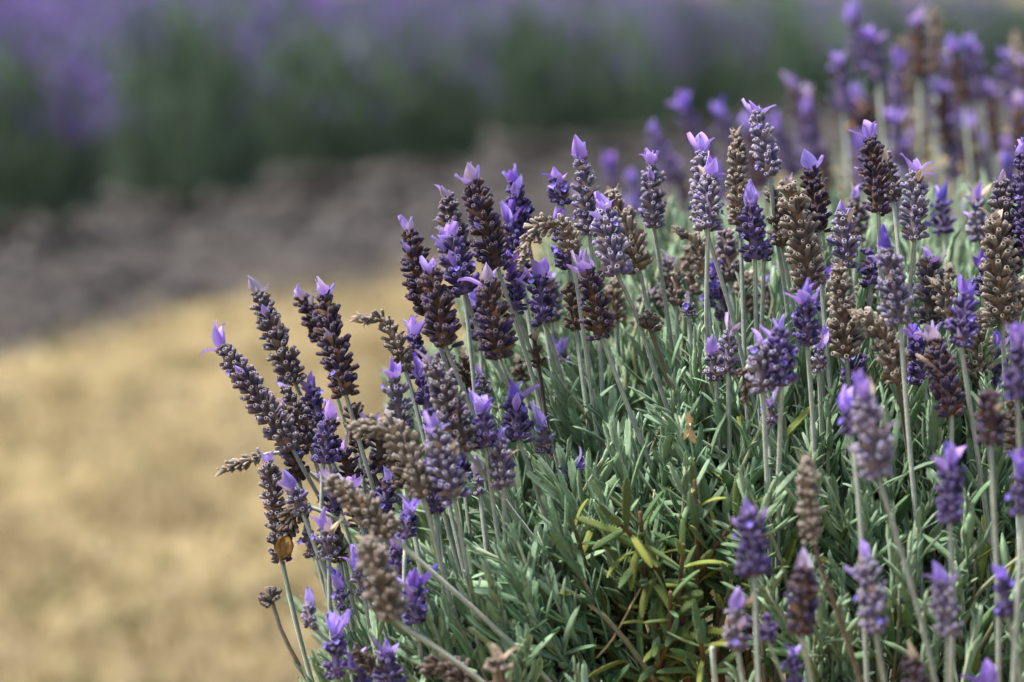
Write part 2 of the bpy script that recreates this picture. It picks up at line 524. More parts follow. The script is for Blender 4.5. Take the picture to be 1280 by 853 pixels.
PETALS = {}
def petal_meshes(kind, cbase, ctip, cedge):
    out = []
    for s in range(9):
        r = np.random.default_rng(s + 50)
        (V, Q, T), tt = blade_tpl(1.0, r.uniform(.32, .58), 9, 5, ol_petal, r.uniform(.25, .5), r.uniform(-.1, .4), r.uniform(-.25, .9), r.uniform(.05, .13), s)
        t = tt[:, :1]; e = tt[:, 1:]
        C = np.array(cbase) * (1 - t) + np.array(ctip) * t
        C = C * (1 - .5 * e ** 2) + np.array(cedge) * .5 * e ** 2
        C = C * (1 - .14 * (e < .1))
        A = Acc(); A.add(V, Q, None, C)
        out.append(A.mesh('petal_' + kind, M_PETAL))
    PETALS[kind] = out
petal_meshes('violet', (.26, .15, .58), (.46, .31, .84), (.62, .50, .92))
petal_meshes('deep', (.13, .07, .42), (.25, .14, .66), (.33, .21, .72))
petal_meshes('pale', (.44, .33, .27), (.45, .34, .66), (.60, .52, .66))
petal_meshes('beige', (.33, .24, .16), (.58, .46, .34), (.64, .54, .42))
petal_meshes('grey', (.20, .15, .11), (.40, .33, .26), (.46, .39, .31))

# florets that open here and there on a head
(COR_V, COR_Q, COR_T), COR_tt = blade_tpl(1, .8, 4, 3, ol_petal, .2, .3)

TYPES = {
    'A': dict(cal=[(.042, .024, .12), (.026, .015, .065), (.10, .065, .27), (.065, .042, .13)], rim=(.13, .10, .25), mouth=(.02, .012, .04), scale=[(.085, .05, .085), (.13, .075, .06), (.14, .10, .20)], pet=['violet', 'violet', 'deep'], np_=(5, 8), cor=4, pl=(.0105, .0145)),
    'B': dict(cal=[(.024, .014, .06), (.03, .017, .055), (.045, .024, .02), (.042, .027, .115)], rim=(.10, .07, .10), mouth=(.02, .01, .012), scale=[(.15, .072, .03), (.20, .11, .055), (.10, .05, .028)], pet=['violet', 'violet', 'pale'], np_=(4, 7), cor=1, pl=(.010, .0135)),
    'D': dict(cal=[(.16, .14, .235), (.11, .095, .17), (.20, .18, .21), (.10, .075, .21)], rim=(.34, .31, .40), mouth=(.028, .02, .045), scale=[(.22, .17, .15), (.30, .22, .16), (.17, .13, .16)], pet=['violet', 'violet', 'pale'], np_=(4, 7), cor=2, pl=(.010, .0135)),
    'G': dict(cal=[(.115, .092, .115), (.075, .055, .08), (.14, .115, .12), (.065, .048, .12)], rim=(.27, .235, .27), mouth=(.025, .017, .02), scale=[(.18, .12, .08), (.25, .18, .12), (.12, .08, .06)], pet=['pale', 'violet', 'beige'], np_=(2, 4), cor=1, pl=(.008, .012)),
    'C': dict(cal=[(.18, .152, .130), (.125, .10, .085), (.24, .207, .178), (.095, .075, .07)], rim=(.36, .31, .26), mouth=(.03, .02, .015), scale=[(.24, .17, .11), (.33, .25, .17), (.17, .115, .07)], pet=['beige', 'grey', 'beige'], np_=(2, 4), cor=0, pl=(.007, .0105)),
    'K': dict(cal=[(.075, .055, .045), (.05, .035, .028), (.10, .075, .06)], rim=(.14, .11, .09), mouth=(.015, .01, .01), scale=[(.11, .07, .045), (.07, .045, .03)], pet=['grey'], np_=(0, 2), cor=0, pl=(.006, .009)),
}

def head_mesh(path, width, ty, seed, lo=False, taper=.80, loose=0.0):
    """calyces in whorls, with scales, round a bent axis; returns (mesh of florets, mesh of scales, tip point, tip axis)"""
    r = np.random.default_rng(seed)
    K = TYPES[ty]
    path = np.asarray(path)
    ln = np.linalg.norm(np.diff(path, axis=0), axis=1).sum()
    npt = 24
    pts = spline(path, npt)
    tan = np.gradient(pts, axis=0); tan /= np.linalg.norm(tan, axis=1, keepdims=True)
    step = .0034 if not lo else .0065
    nw = max(3, int(ln / step))
    A = Acc(); B = Acc()
    R0 = width * .5
    # core
    V, Q, T = tube(pts, np.linspace(R0 * .50, R0 * .26, npt), 6)
    A.add(V, Q, T, np.array(K['scale'][-1]) * .8)
    Ms, Os, Cs = [], [], []; SM, SO, SC = [], [], []
    tplr = CALLO_RING if lo else CAL_RING
    nring = tplr.max() + 1
    cal = np.array(K['cal']); rim = np.array(K['rim']); mouth = np.array(K['mouth'])
    patch = r.uniform(0, 6.28)
    for w in range(nw):
        t = (w + .15 * r.standard_normal()) / (nw - 1 + 1e-6) * .97
        t = min(max(t, 0), .985)
        f = t * (npt - 1); i = min(int(f), npt - 2); u = f - i
        o = pts[i] * (1 - u) + pts[i + 1] * u
        ax = unit(tan[i] * (1 - u) + tan[i + 1] * u)
        fr = frame_of(ax)
        env = (0.80 + .2 * math.sin(min(1, t / .3) * math.pi / 2)) * (1 - (1 - taper) * max(0, (t - .3) / .7) ** 1.3) * r.uniform(.9, 1.08)
        nc = int(round((10.5 if not lo else 7) * (1 - .25 * t)))
        ph0 = w * 2.4 + r.uniform(0, .6)
        L_ = R0 * env * 1.36 * (1 - .38 * max(0, (t - .78) / .22))
        for c in range(nc):
            ph = ph0 + c / nc * 2 * math.pi + r.normal(0, .12)
            rad = fr[:, 0] * math.cos(ph) + fr[:, 1] * math.sin(ph)
            th = r.normal(1.12 - .42 * t - .4 * loose, .15 + .12 * loose)       # angle from the axis
            th = max(.25, th)
            dr = unit(ax * math.cos(th) + rad * math.sin(th))
            cl = L_ * r.uniform(.50, .74) * (1.0 + .35 * loose)
            tl = .0024 * r.uniform(.8, 1.2) * (R0 / .0085) ** .5
            Ms.append(frame_of(dr, r.uniform(0, 6.28)) @ np.diag([tl / .235 * .5, tl / .235 * .5, cl]))
            Os.append(o + ax * r.normal(-.0012, .0008) + dr * L_ * .27)
            h = r.random()
            base = cal[int(r.integers(len(cal)))] * r.uniform(.75, 1.3)
            mixb = .5 + .5 * math.sin(2.1 * ph + patch + 3 * t)
            if ty == 'B': base = base * (1 - .3 * mixb) + np.array((.07, .035, .018)) * .3 * mixb
            Cc = np.empty((nring, 3))
            if nring == 7:
                Cc[0] = base * .8; Cc[1] = base * .9; Cc[2] = base; Cc[3] = base * .6 + rim * .4; Cc[4] = rim * r.uniform(.75, 1.15); Cc[5] = mouth * 1.6; Cc[6] = mouth
            else:
                Cc[0] = base * .8; Cc[1] = base; Cc[2] = base * .5 + rim * .5; Cc[3] = mouth
            Cs.append(Cc[tplr])
        ns = 2 if w % 2 == 0 else 1
        if w == 0: ns = 4
        for c in range(ns):
            ph = ph0 + c * math.pi * 2 / max(ns, 2) + r.uniform(-.3, .3)
            rad = fr[:, 0] * math.cos(ph) + fr[:, 1] * math.sin(ph)
            th = r.normal(.75 - .3 * t, .12) + (.25 if w == 0 else 0)
            dr = unit(ax * math.cos(th) + rad * math.sin(th))
            inn = unit(rad * -math.cos(th) + ax * math.sin(th))       # +y of the blade faces the axis
            x = np.cross(inn, dr)
            sl = L_ * r.uniform(.88, 1.12); sw = .0056 * r.uniform(.7, 1.2) * (R0 / .0085) ** .5
            SM.append(np.stack([x * sw, inn * sl * .6, dr * sl], 1))
            SO.append(o - ax * (.0012 if w else .0002))
            cc = np.array(K['scale'][int(r.integers(len(K['scale'])))]) * r.uniform(.8, 1.25)
            SC.append(cc * (0.75 + .5 * SCALE_tt[:, :1]))
    A.many(CALLO if lo else CAL, np.array(Ms), np.array(Os), np.array(Cs))
    B.many(SCALE, np.array(SM), np.array(SO), np.array(SC))
    ncor = K['cor'] if not lo else 0
    for c in range(int(ncor * r.uniform(.4, 1.5))):
        t = r.uniform(.05, .9); i = int(t * (npt - 1)); ax = tan[i]; fr = frame_of(ax); ph = r.uniform(0, 6.28)
        rad = fr[:, 0] * math.cos(ph) + fr[:, 1] * math.sin(ph)
        dr = unit(ax * .5 + rad)
        o = pts[i] + dr * R0 * .95
        for q in range(4):
            a = q * 1.57 + r.uniform(0, .4)
            f2 = frame_of(dr, a)
            d2 = unit(dr * .75 + f2[:, 0] * .75); y2 = unit(dr - d2 * np.dot(dr, d2)); x2 = np.cross(y2, d2)
            cs = r.uniform(.002, .003)
            B.add(COR_V @ np.stack([x2, y2, d2], 1).T * cs + o, COR_Q, None, np.array((.17, .13, .52)) * r.uniform(.8, 1.25))
    mt = M_DRY if ty in 'CKG' else M_CALYX
    return A.mesh('florets', mt), B.mesh('scales', M_SCALE), pts[-1], tan[-1]

SCALE, SCALE_tt = blade_tpl(1, 1, 5, 4, ol_scale, .45, .1, .3, .04, 2)

# ------------------------------------------------------------------ the bush in focus and the one behind it
BC = np.array([P(1150, 426, 1.80)[0], 1.80, .55]); BR = np.array([.358, .47, .392])
B2C = np.array([P(1330, 426, 2.78)[0], 2.80, .55]); B2R = np.array([.42, .44, .425])

def inside(p, C=BC, R=BR):
    return float((np.abs((np.asarray(p) - C) / R) ** 3).sum())       # boxy, flat-topped mound

def mound(v, C, R, sc=1.0):
    """point and outward direction on the mound for a unit vector v"""
    k = (np.abs(v) ** 3).sum() ** (-1 / 3)
    return C + v * k * R * sc, unit(np.sign(v) * np.abs(v * k) ** 2 / R)

bush = thing('lavender_bush', 'large lavender bush in sharp focus with violet tipped and dried flower spikes beside the path', 'lavender bush', (BC[0], BC[1], 0))
bush2 = thing('lavender_bush', 'blurred lavender bush just behind the sharp one, dark spikes with violet tips', 'lavender bush', (B2C[0], B2C[1], 0))

def local(o, root):
    o.location = (-root.location[0], -root.location[1], -root.location[2])

STEM_COL = {'g': (.42, .47, .39), 'b': (.20, .135, .085), 'y': (.36, .34, .17), 'k': (.10, .075, .06)}

def stalk(path, width_m, ty, seed, stem_pts=None, root=bush, C=BC, R=BR, lo=False, loose=0.0, npet=None, stemcol='g', rstem=.00105, label=None, pets=None, petscale=1.0, flare=None):
    r = np.random.default_rng(seed + 900)
    K = TYPES[ty]
    path = [np.asarray(p) for p in path]
    n_p = int(r.integers(K['np_'][0], K['np_'][1] + 1)) if npet is None else npet
    pl = r.uniform(*K['pl']) * petscale * 1.06
    # shorten the axis so that the petals reach the given tip
    P_ = spline(path, 24)
    tot = np.linalg.norm(np.diff(P_, axis=0), axis=1).sum()
    cutl = min(.9 * pl if n_p else .003, .45 * tot)
    acc = 0; k = 23
    while k > 6 and acc < cutl:
        acc += np.linalg.norm(P_[k] - P_[k - 1]); k -= 1
    ax_path = P_[:k + 1][:: max(1, k // 5)]
    ax_path = np.concatenate([ax_path, P_[k:k + 1]]) if np.linalg.norm(ax_path[-1] - P_[k]) > 1e-4 else ax_path
    fm, sm, tip, tax = head_mesh(ax_path, width_m, ty, seed, lo, loose=loose)
    e = bpy.data.objects.new('flower_stalk', None); COL.objects.link(e); e.parent = root; e.empty_display_size = .02
    local(e, root)
    if label: e['label'] = label
    link('flower_head', fm, e)
    link('scale_bracts', sm, e, 'stuff')
    # petals at the tip
    pk = pets or K['pet']
    az0 = r.uniform(0, 6.28)
    fr = frame_of(tax)
    for i in range(n_p):
        ph = az0 + i * 2 * math.pi / max(n_p, 1) + r.normal(0, .25)
        rad = fr[:, 0] * math.cos(ph) + fr[:, 1] * math.sin(ph)
        th = abs(r.normal(.27, .15)) if i else .06
        if flare: th *= flare
        if r.random() < .16: th += r.uniform(.3, .6)
        if r.random() < .2: th *= .3
        dr = unit(tax * math.cos(th) + rad * math.sin(th))
        inn = unit(tax * math.sin(th) - rad * math.cos(th))
        x = np.cross(inn, dr)
        L_ = pl * r.uniform(.55, 1.15)
        kind = pk[int(r.integers(len(pk)))]
        o = link('petal', PETALS[kind][int(r.integers(9))], e)
        M = np.stack([x, inn, dr], 1) * L_
        o.matrix_local = Matrix([[*M[0], 0], [*M[1], 0], [*M[2], 0], [0, 0, 0, 1]])
        pos = tip - tax * (.0012 + .04 * width_m) + rad * width_m * .10
        o.location = pos
    # a lower pair of petals or pale bracts on many heads
    if ty in 'ABDG' and not lo and tot > .022:
        for i in range(int(r.integers(0, 3))):
            ph = r.uniform(0, 6.28); rad = fr[:, 0] * math.cos(ph) + fr[:, 1] * math.sin(ph)
            th = r.uniform(.35, .75); dr = unit(tax * math.cos(th) + rad * math.sin(th)); inn = unit(tax * math.sin(th) - rad * math.cos(th)); x = np.cross(inn, dr)
            kind = ['pale', 'violet', 'beige', 'beige'][int(r.integers(4))] if ty in 'BDG' else 'violet'
            o = link('petal', PETALS[kind][int(r.integers(9))], e)
            M = np.stack([x, inn, dr], 1) * pl * r.uniform(.6, .85)
            o.matrix_local = Matrix([[*M[0], 0], [*M[1], 0], [*M[2], 0], [0, 0, 0, 1]])
            back = r.uniform(.12, .5) * tot
            kk = max(2, int(23 * (1 - back / tot)) - 4)
            o.location = P_[kk] + rad * width_m * .28
    # stem
    a0 = unit(P_[2] - P_[0])
    sp = [P_[1], P_[0]]
    if stem_pts is not None and len(stem_pts):
        sp += [np.asarray(q) for q in stem_pts]
        dirn = unit(sp[-1] - sp[-2])
    else:
        dirn = -unit(a0 * .8 + np.array([0, 0, .45]))
    q = sp[-1].copy(); cnt = 0
    tgt = C - np.array([0, 0, .35])
    while inside(q, C, R) > .62 and cnt < 22:
        pull = unit(tgt - q)
        dirn = unit(dirn * (1 - .035 * cnt ** .5) + pull * (.06 if sp[1][0] > -.09 or root is not bush else .17) + np.array([0, 0, -.03]) + r.normal(0, .018, 3))
        q = q + dirn * .022; cnt += 1
        sp.append(q.copy())
    pts = spline(np.array(sp), max(8, min(26, 4 + 2 * len(sp))))
    V, Q, T = tube(pts, np.linspace(rstem, rstem * 1.25, len(pts)), 8 if not lo else 5, .30)
    A = Acc()
    cc = np.tile(np.array(STEM_COL[stemcol]), (len(V), 1))
    if not lo: cc[1::2] *= .62          # the furrows between the ridges are coloured darker
    A.add(V, Q, T, cc)
    link('stem', A.mesh('stem', M_STEM), e)
    return e

# (path pixels base..tip, width px, type, depth, stem pixels, extra)
SPK = [
 # left edge of the bush
 ([(368,478),(338,405),(310,337)], 38, 'G', 1.53, [(392,530)], dict(npet=5,pets=['violet','pale'],petscale=1.25)),
 ([(366,562),(318,490),(257,408)], 40, 'G', 1.50, [(388,602)], dict(npet=5,pets=['violet','pale'],petscale=1.3)),
 ([(402,425),(388,392),(362,352)], 30, 'B', 1.55, None, dict(npet=4,pets=['violet'])),
 ([(432,493),(414,420),(397,348)], 42, 'B', 1.48, [(465,605)], {}),
 ([(390,562),(374,520),(350,468)], 32, 'G', 1.52, None, {}),
 ([(404,578),(410,540),(416,496)], 36, 'A', 1.49, None, dict(npet=6)),
 ([(322,572),(294,582),(262,596)], 20, 'C', 1.52, [(352,566),(385,590)], dict(loose=.8)),
 ([(344,642),(338,600),(330,557)], 32, 'G', 1.50, None, dict(npet=4,pets=['violet'])),
 ([(378,640),(368,618),(357,590)], 30, 'D', 1.48, None, {}),
 ([(384,632),(368,640),(352,690)], 30, 'K', 1.49, None, dict(loose=.7)),
 ([(412,695),(406,665),(401,630)], 34, 'D', 1.46, [(412,745)], dict(pets=['violet'])),
 ([(392,694),(386,672),(379,646)], 30, 'D', 1.49, [(420,720)], dict(npet=1)),
 ([(430,762),(426,740),(421,712)], 22, 'A', 1.46, None, {}),
 ([(387,782),(386,765),(386,744)], 22, 'D', 1.44, [(410,800)], {}),
 ([(419,846),(420,806),(421,764)], 30, 'A', 1.42, [(440,880)], {}),
 ([(456,862),(450,838),(444,811)], 26, 'A', 1.43, None, {}),
 ([(490,870),(485,840),(482,790)], 38, 'A', 1.41, None, dict(npet=6,flare=1.5)),
 ([(519,780),(518,742),(516,702)], 34, 'A', 1.42, [(528,830)], {}),
 ([(490,774),(474,716),(448,654)], 46, 'C', 1.38, [(549,813)], dict(pets=['pale','beige'])),
 ([(490,671),(455,634),(396,586)], 40, 'C', 1.40, [(566,738)], dict(pets=['pale','beige'])),
 ([(507,672),(510,648),(512,618)], 32, 'A', 1.45, None, {}),
 ([(585,858),(560,835),(524,836)], 36, 'K', 1.40, None, dict(loose=.7)),
 ([(625,862),(622,832),(620,796)], 40, 'C', 1.39, None, dict(pets=['beige'])),
 ([(470,842),(458,826),(440,808)], 26, 'K', 1.42, None, dict(loose=.5)),
 # behind and above the left edge
 ([(524,470),(519,435),(514,393)], 30, 'A', 1.52, None, {}),
 ([(507,462),(480,402),(432,403)], 26, 'C', 1.50, None, dict(loose=.8)),
 ([(502,532),(496,490),(490,440)], 34, 'D', 1.47, None, dict(pets=['violet'])),
 ([(542,527),(530,488),(521,444)], 30, 'A', 1.50, None, {}),
 ([(582,564),(558,495),(528,429)], 44, 'G', 1.44, [(612,600)], dict(pets=['pale'])),
 ([(568,622),(550,560),(535,505)], 44, 'D', 1.41, [(580,690)], dict(pets=['violet'])),
 ([(530,622),(495,545),(423,538)], 42, 'C', 1.41, [(545,680)], dict(loose=.6)),
 ([(607,559),(604,522),(600,485)], 34, 'A', 1.44, [(618,640)], {}),
 ([(629,609),(626,570),(622,525)], 34, 'D', 1.44, [(631,660)], dict(pets=['violet'])),
 ([(648,550),(644,510),(640,469)], 38, 'A', 1.48, [(668,603)], {}),
 ([(681,564),(679,537),(677,509)], 27, 'D', 1.49, [(689,592)], dict(npet=2)),
 ([(605,490),(601,475),(598,455)], 22, 'D', 1.51, None, dict(npet=2)),
 ([(700,600),(712,590),(737,576)], 22, 'D', 1.50, [(700,625)], dict(pets=['violet'])),
 ([(600,616),(598,596),(596,574)], 18, 'D', 1.47, None, {}),
 ([(580,600),(577,582),(573,558)], 24, 'A', 1.53, None, {}),
 ([(655,475),(650,458),(645,436)], 28, 'K', 1.60, None, {}),
 ([(704,463),(701,447),(697,425)], 24, 'D', 1.62, None, dict(pets=['violet'])),
 ([(588,490),(582,460),(578,428)], 24, 'K', 1.56, None, {}),
 ([(673,455),(669,434),(666,407)], 20, 'K', 1.52, None, dict(loose=.9,stemcol='k')),
 ([(508,610),(500,580),(485,545)], 34, 'K', 1.46, None, {}),
 ([(450,560),(446,535),(440,505)], 34, 'K', 1.51, None, {}),
 ([(440,600),(430,570),(424,540)], 32, 'B', 1.50, None, {}),
 ([(470,610),(462,585),(455,556)], 32, 'G', 1.50, None, {}),
 ([(420,640),(412,610),(404,578)], 34, 'A', 1.50, None, {}),
 ([(452,655),(444,622),(436,585)], 34, 'B', 1.48, None, {}),
 ([(470,700),(462,668),(452,632)], 32, 'D', 1.49, None, dict(pets=['violet'])),
 ([(400,530),(392,500),(386,462)], 32, 'A', 1.53, None, {}),
 ([(352,700),(346,672),(342,640)], 30, 'G', 1.50, None, dict(npet=0)),
 ([(374,600),(366,565),(360,530)], 32, 'B', 1.52, None, {}),
 ([(545,640),(540,605),(534,566)], 32, 'A', 1.47, None, {}),
 ([(480,585),(474,550),(468,512)], 34, 'B', 1.50, None, {}),
 ([(560,480),(556,446),(549,405)], 30, 'G', 1.55, None, {}),
 ([(500,720),(496,690),(490,655)], 30, 'A', 1.46, None, {}),
 ([(455,740),(448,712),(440,680)], 28, 'D', 1.47, None, {}),
 ([(478,640),(484,612),(490,575)], 32, 'A', 1.47, None, dict(npet=3)),
 ([(425,700),(420,672),(417,645)], 26, 'K', 1.50, None, {}),
 # upper middle
 ([(535,392),(520,330),(509,263)], 38, 'B', 1.50, [(552,440)], {}),
 ([(556,432),(546,375),(533,309)], 46, 'B', 1.47, [(585,500)], {}),
 ([(578,345),(567,285),(553,221)], 40, 'G', 1.53, None, dict(npet=4,pets=['violet','pale'])),
 ([(582,367),(568,322),(556,271)], 48, 'A', 1.48, [(602,424),(636,482)], {}),
 ([(622,335),(603,272),(584,200)], 44, 'B', 1.50, [(650,420)], dict(pets=['violet','pale'])),
 ([(660,302),(648,258),(637,204)], 36, 'A', 1.55, None, {}),
 ([(654,356),(643,308),(631,248)], 34, 'A', 1.54, None, {}),
 ([(625,448),(616,390),(606,323)], 47, 'B', 1.47, [(636,475)], {}),
 ([(644,388),(642,355),(640,311)], 28, 'A', 1.51, [(664,440)], {}),
 ([(679,402),(676,365),(673,315)], 36, 'A', 1.50, [(687,420),(702,470)], dict(npet=2)),
 ([(703,256),(697,232),(690,200)], 28, 'A', 1.54, None, dict(npet=4,flare=1.6)),
 ([(711,334),(704,300),(697,255)], 34, 'A', 1.53, [(729,420)], dict(npet=4,flare=1.4)),
 ([(716,316),(702,282),(668,288),(646,342)], 28, 'C', 1.50, [(730,420)], dict(loose=.9,npet=0)),
 ([(737,290),(731,235),(721,170)], 34, 'D', 1.52, None, dict(pets=['violet','pale','violet'])),
 ([(771,343),(762,295),(750,239)], 44, 'D', 1.48, [(796,396),(824,480)], dict(pets=['violet'])),
 ([(751,419),(741,365),(725,306)], 42, 'B', 1.48, [(792,527)], {}),
 ([(800,338),(782,285),(757,228)], 40, 'C', 1.55, None, dict(loose=.4)),
 ([(720,412),(714,372),(708,345)], 30, 'K', 1.53, None, dict(loose=.6)),
 ([(817,283),(815,232),(813,178)], 32, 'D', 1.53, [(820,300),(833,385)], dict(pets=['violet'])),
 ([(880,280),(879,225),(876,161)], 38, 'D', 1.50, [(911,380)], dict(pets=['violet'])),
 ([(885,285),(887,240),(889,190)], 36, 'D', 1.485, [(883,380),(884,430)], dict(pets=['violet'])),
 ([(925,280),(923,215),(920,147)], 30, 'C', 1.52, None, dict(pets=['beige'],npet=3)),
 ([(963,220),(953,170),(940,117)], 34, 'D', 1.51, [(968,280),(978,340)], dict(pets=['violet'])),
 ([(944,323),(940,276),(935,222)], 36, 'A', 1.49, [(945,400)], {}),
 ([(955,323),(950,300),(948,270)], 28, 'A', 1.51, [(953,390)], dict(npet=1)),
 ([(1023,288),(1018,238),(1010,180)], 36, 'B', 1.52, None, dict(npet=4,flare=1.6)),
 ([(1012,362),(1000,290),(978,210)], 46, 'C', 1.50, [(1020,420)], dict(pets=['violet','pale'],loose=.2)),
 ([(978,308),(972,260),(954,222)], 30, 'C', 1.52, [(992,385)], dict(loose=.6)),
 ([(880,345),(868,300),(830,284)], 24, 'C', 1.54, None, dict(loose=.9)),
 ([(846,382),(846,352),(845,320)], 24, 'C', 1.56, None, dict(loose=.9)),
 ([(912,352),(908,312),(904,270)], 34, 'G', 1.58, None, {}),
 ([(886,382),(890,352),(893,318)], 22, 'A', 1.55, None, {}),
 ([(1009,431),(1007,395),(1004,348)], 34, 'A', 1.45, [(1016,522)], {}),
 # upper right
 ([(1098,265),(1093,210),(1085,141)], 38, 'B', 1.49, [(1100,330)], dict(npet=5,pets=['violet'])),
 ([(1117,250),(1112,212),(1107,172)], 27, 'G', 1.53, None, dict(npet=2,pets=['violet'])),
 ([(1143,300),(1144,250),(1145,187)], 36, 'D', 1.49, [(1137,363)], dict(npet=5,pets=['violet'])),
 ([(1058,335),(1054,290),(1047,234)], 38, 'D', 1.50, None, dict(pets=['violet'],npet=2)),
 ([(1058,446),(1052,385),(1045,316)], 42, 'C', 1.47, [(1062,500)], {}),
 ([(1125,404),(1114,345),(1098,277)], 41, 'D', 1.43, [(1137,558)], dict(pets=['deep'],npet=3)),
 ([(1164,402),(1163,355),(1160,302)], 40, 'G', 1.51, None, dict(pets=['violet'])),
 ([(1262,345),(1256,280),(1246,206)], 44, 'G', 1.50, None, dict(pets=['pale','beige'])),
 ([(1253,404),(1248,330),(1238,250)], 50, 'C', 1.48, [(1256,470)], dict(npet=3)),
 ([(1284,320),(1281,250),(1277,169)], 32, 'A', 1.49, None, {}),
 ([(1201,431),(1206,390),(1210,341)], 40, 'A', 1.43, [(1215,525)], {}),
 ([(1230,365),(1229,340),(1227,312)], 26, 'A', 1.52, None, {}),
 ([(1185,400),(1180,360),(1152,348)], 30, 'C', 1.49, None, dict(loose=.7)),
 ([(1089,355),(1088,335),(1085,308)], 28, 'A', 1.53, [(1085,400)], dict(npet=0)),
 ([(1155,480),(1148,442),(1141,396)], 36, 'A', 1.48, [(1169,580)], {}),
 ([(1190,519),(1180,465),(1164,404)], 44, 'B', 1.44, [(1189,600)], {}),
 ([(1223,472),(1224,430),(1225,380)], 38, 'C', 1.50, [(1224,520)], dict(stemcol='b')),
 ([(1240,480),(1243,448),(1246,410)], 30, 'A', 1.51, None, {}),
 ([(1271,498),(1271,450),(1271,396)], 36, 'A', 1.36, [(1277,600)], {}),
 ([(1238,554),(1237,525),(1236,488)], 44, 'B', 1.36, [(1245,692)], dict(npet=0)),
 ([(1187,652),(1189,605),(1191,545)], 36, 'A', 1.35, [(1190,712)], dict(petscale=1.2)),
 ([(1097,594),(1086,530),(1071,456)], 50, 'D', 1.34, [(1142,741)], dict(pets=['violet','deep'],npet=5,petscale=1.3)),
 ([(1064,540),(1060,518),(1056,494)], 26, 'A', 1.38, None, {}),
 ([(1122,478),(1100,415),(1051,383)], 40, 'C', 1.45, [(1131,535)], dict(loose=.5,stemcol='b')),
 ([(1066,478),(1070,452),(1076,420)], 42, 'A', 1.50, None, dict(npet=1)),
 ([(1024,462),(1024,440),(1025,414)], 24, 'D', 1.47, [(1026,512)], {}),
 ([(1276,642),(1276,600),(1277,553)], 32, 'A', 1.34, None, {}),
 ([(1268,562),(1264,525),(1261,486)], 26, 'K', 1.42, None, {}),
 ([(910,465),(911,430),(912,388)], 29, 'D', 1.47, [(911,520)], dict(npet=2)),
 ([(895,475),(891,448),(886,416)], 27, 'D', 1.48, [(898,520)], dict(pets=['violet'])),
 ([(954,488),(952,450),(951,404)], 40, 'D', 1.42, [(957,562)], dict(pets=['violet'],npet=3)),
 ([(977,483),(975,440),(971,391)], 42, 'A', 1.42, [(975,545)], dict(npet=3)),
 ([(861,392),(860,382),(859,371)], 18, 'D', 1.52, None, dict(npet=1,pets=['pale'])),
 ([(812,412),(813,398),(814,380)], 27, 'K', 1.49, [(844,494)], dict(stemcol='b',npet=1)),
 ([(963,530),(963,510),(963,486)], 24, 'D', 1.46, None, {}),
 ([(932,462),(932,490),(926,514)], 22, 'K', 1.44, [(945,450),(955,520)], dict(loose=.7)),
 # low front
 ([(1014,674),(1010,615),(1006,548)], 32, 'C', 1.36, [(1044,757)], dict(stemcol='b',npet=1)),
 ([(943,719),(940,672),(931,619)], 46, 'A', 1.35, [(948,853)], dict(npet=4)),
 ([(922,814),(921,775),(918,729)], 36, 'D', 1.38, [(932,870)], dict(npet=2,pets=['violet'])),
 ([(958,798),(958,783),(958,762)], 30, 'A', 1.38, [(981,853)], dict(npet=0)),
 ([(1001,791),(1003,740),(1004,678)], 44, 'B', 1.35, [(1014,850)], dict(npet=2)),
 ([(1094,791),(1088,735),(1080,670)], 40, 'D', 1.35, [(1106,853)], dict(pets=['violet'],npet=4)),
 ([(1185,794),(1180,750),(1171,696)], 38, 'D', 1.35, [(1184,853)], dict(pets=['violet'],npet=4)),
 ([(1259,771),(1255,735),(1250,693)], 30, 'A', 1.35, [(1267,803)], {}),
 ([(1148,868),(1142,835),(1136,796)], 36, 'B', 1.35, None, dict(npet=2,pets=['beige'])),
 ([(1236,880),(1235,862),(1234,836)], 26, 'A', 1.36, None, {}),
 ([(994,870),(992,835),(990,794)], 28, 'A', 1.39, None, {}),
 ([(760,664),(762,650),(765,624)], 20, 'K', 1.50, None, {}),
 # a second layer, further back between the named spikes
 ([(690,402),(688,368),(684,330)], 30, 'G', 1.62, None, {}),
 ([(600,420),(597,390),(592,350)], 32, 'A', 1.58, None, {}),
 ([(770,402),(768,370),(772,335)], 32, 'C', 1.60, None, {}),
 ([(800,420),(806,385),(808,345)], 30, 'G', 1.62, None, {}),
 ([(835,385),(838,350),(836,305)], 32, 'G', 1.63, None, {}),
 ([(864,368),(862,330),(858,290)], 30, 'C', 1.62, None, {}),
 ([(905,398),(902,360),(900,322)], 30, 'A', 1.61, None, {}),
 ([(932,402),(930,366),(930,325)], 32, 'C', 1.60, None, {}),
 ([(968,404),(962,368),(960,330)], 32, 'G', 1.60, None, {}),
 ([(1030,404),(1032,370),(1030,325)], 32, 'A', 1.58, None, {}),
 ([(1078,420),(1080,380),(1082,338)], 34, 'C', 1.58, None, {}),
 ([(1108,432),(1106,395),(1100,362)], 32, 'K', 1.57, None, {}),
 ([(1140,405),(1138,370),(1134,330)], 32, 'G', 1.58, None, {}),
 ([(1190,402),(1188,360),(1184,322)], 32, 'C', 1.58, None, {}),
 ([(1214,470),(1214,440),(1210,405)], 32, 'G', 1.56, None, {}),
 ([(1275,420),(1274,380),(1270,335)], 34, 'C', 1.57, None, {}),
 ([(1225,300),(1222,262),(1218,222)], 32, 'D', 1.62, None, {}),
 ([(1180,290),(1178,260),(1176,228)], 28, 'A', 1.66, None, {}),
 ([(1070,300),(1070,262),(1066,225)], 30, 'G', 1.62, None, {}),
]
names_done = {}
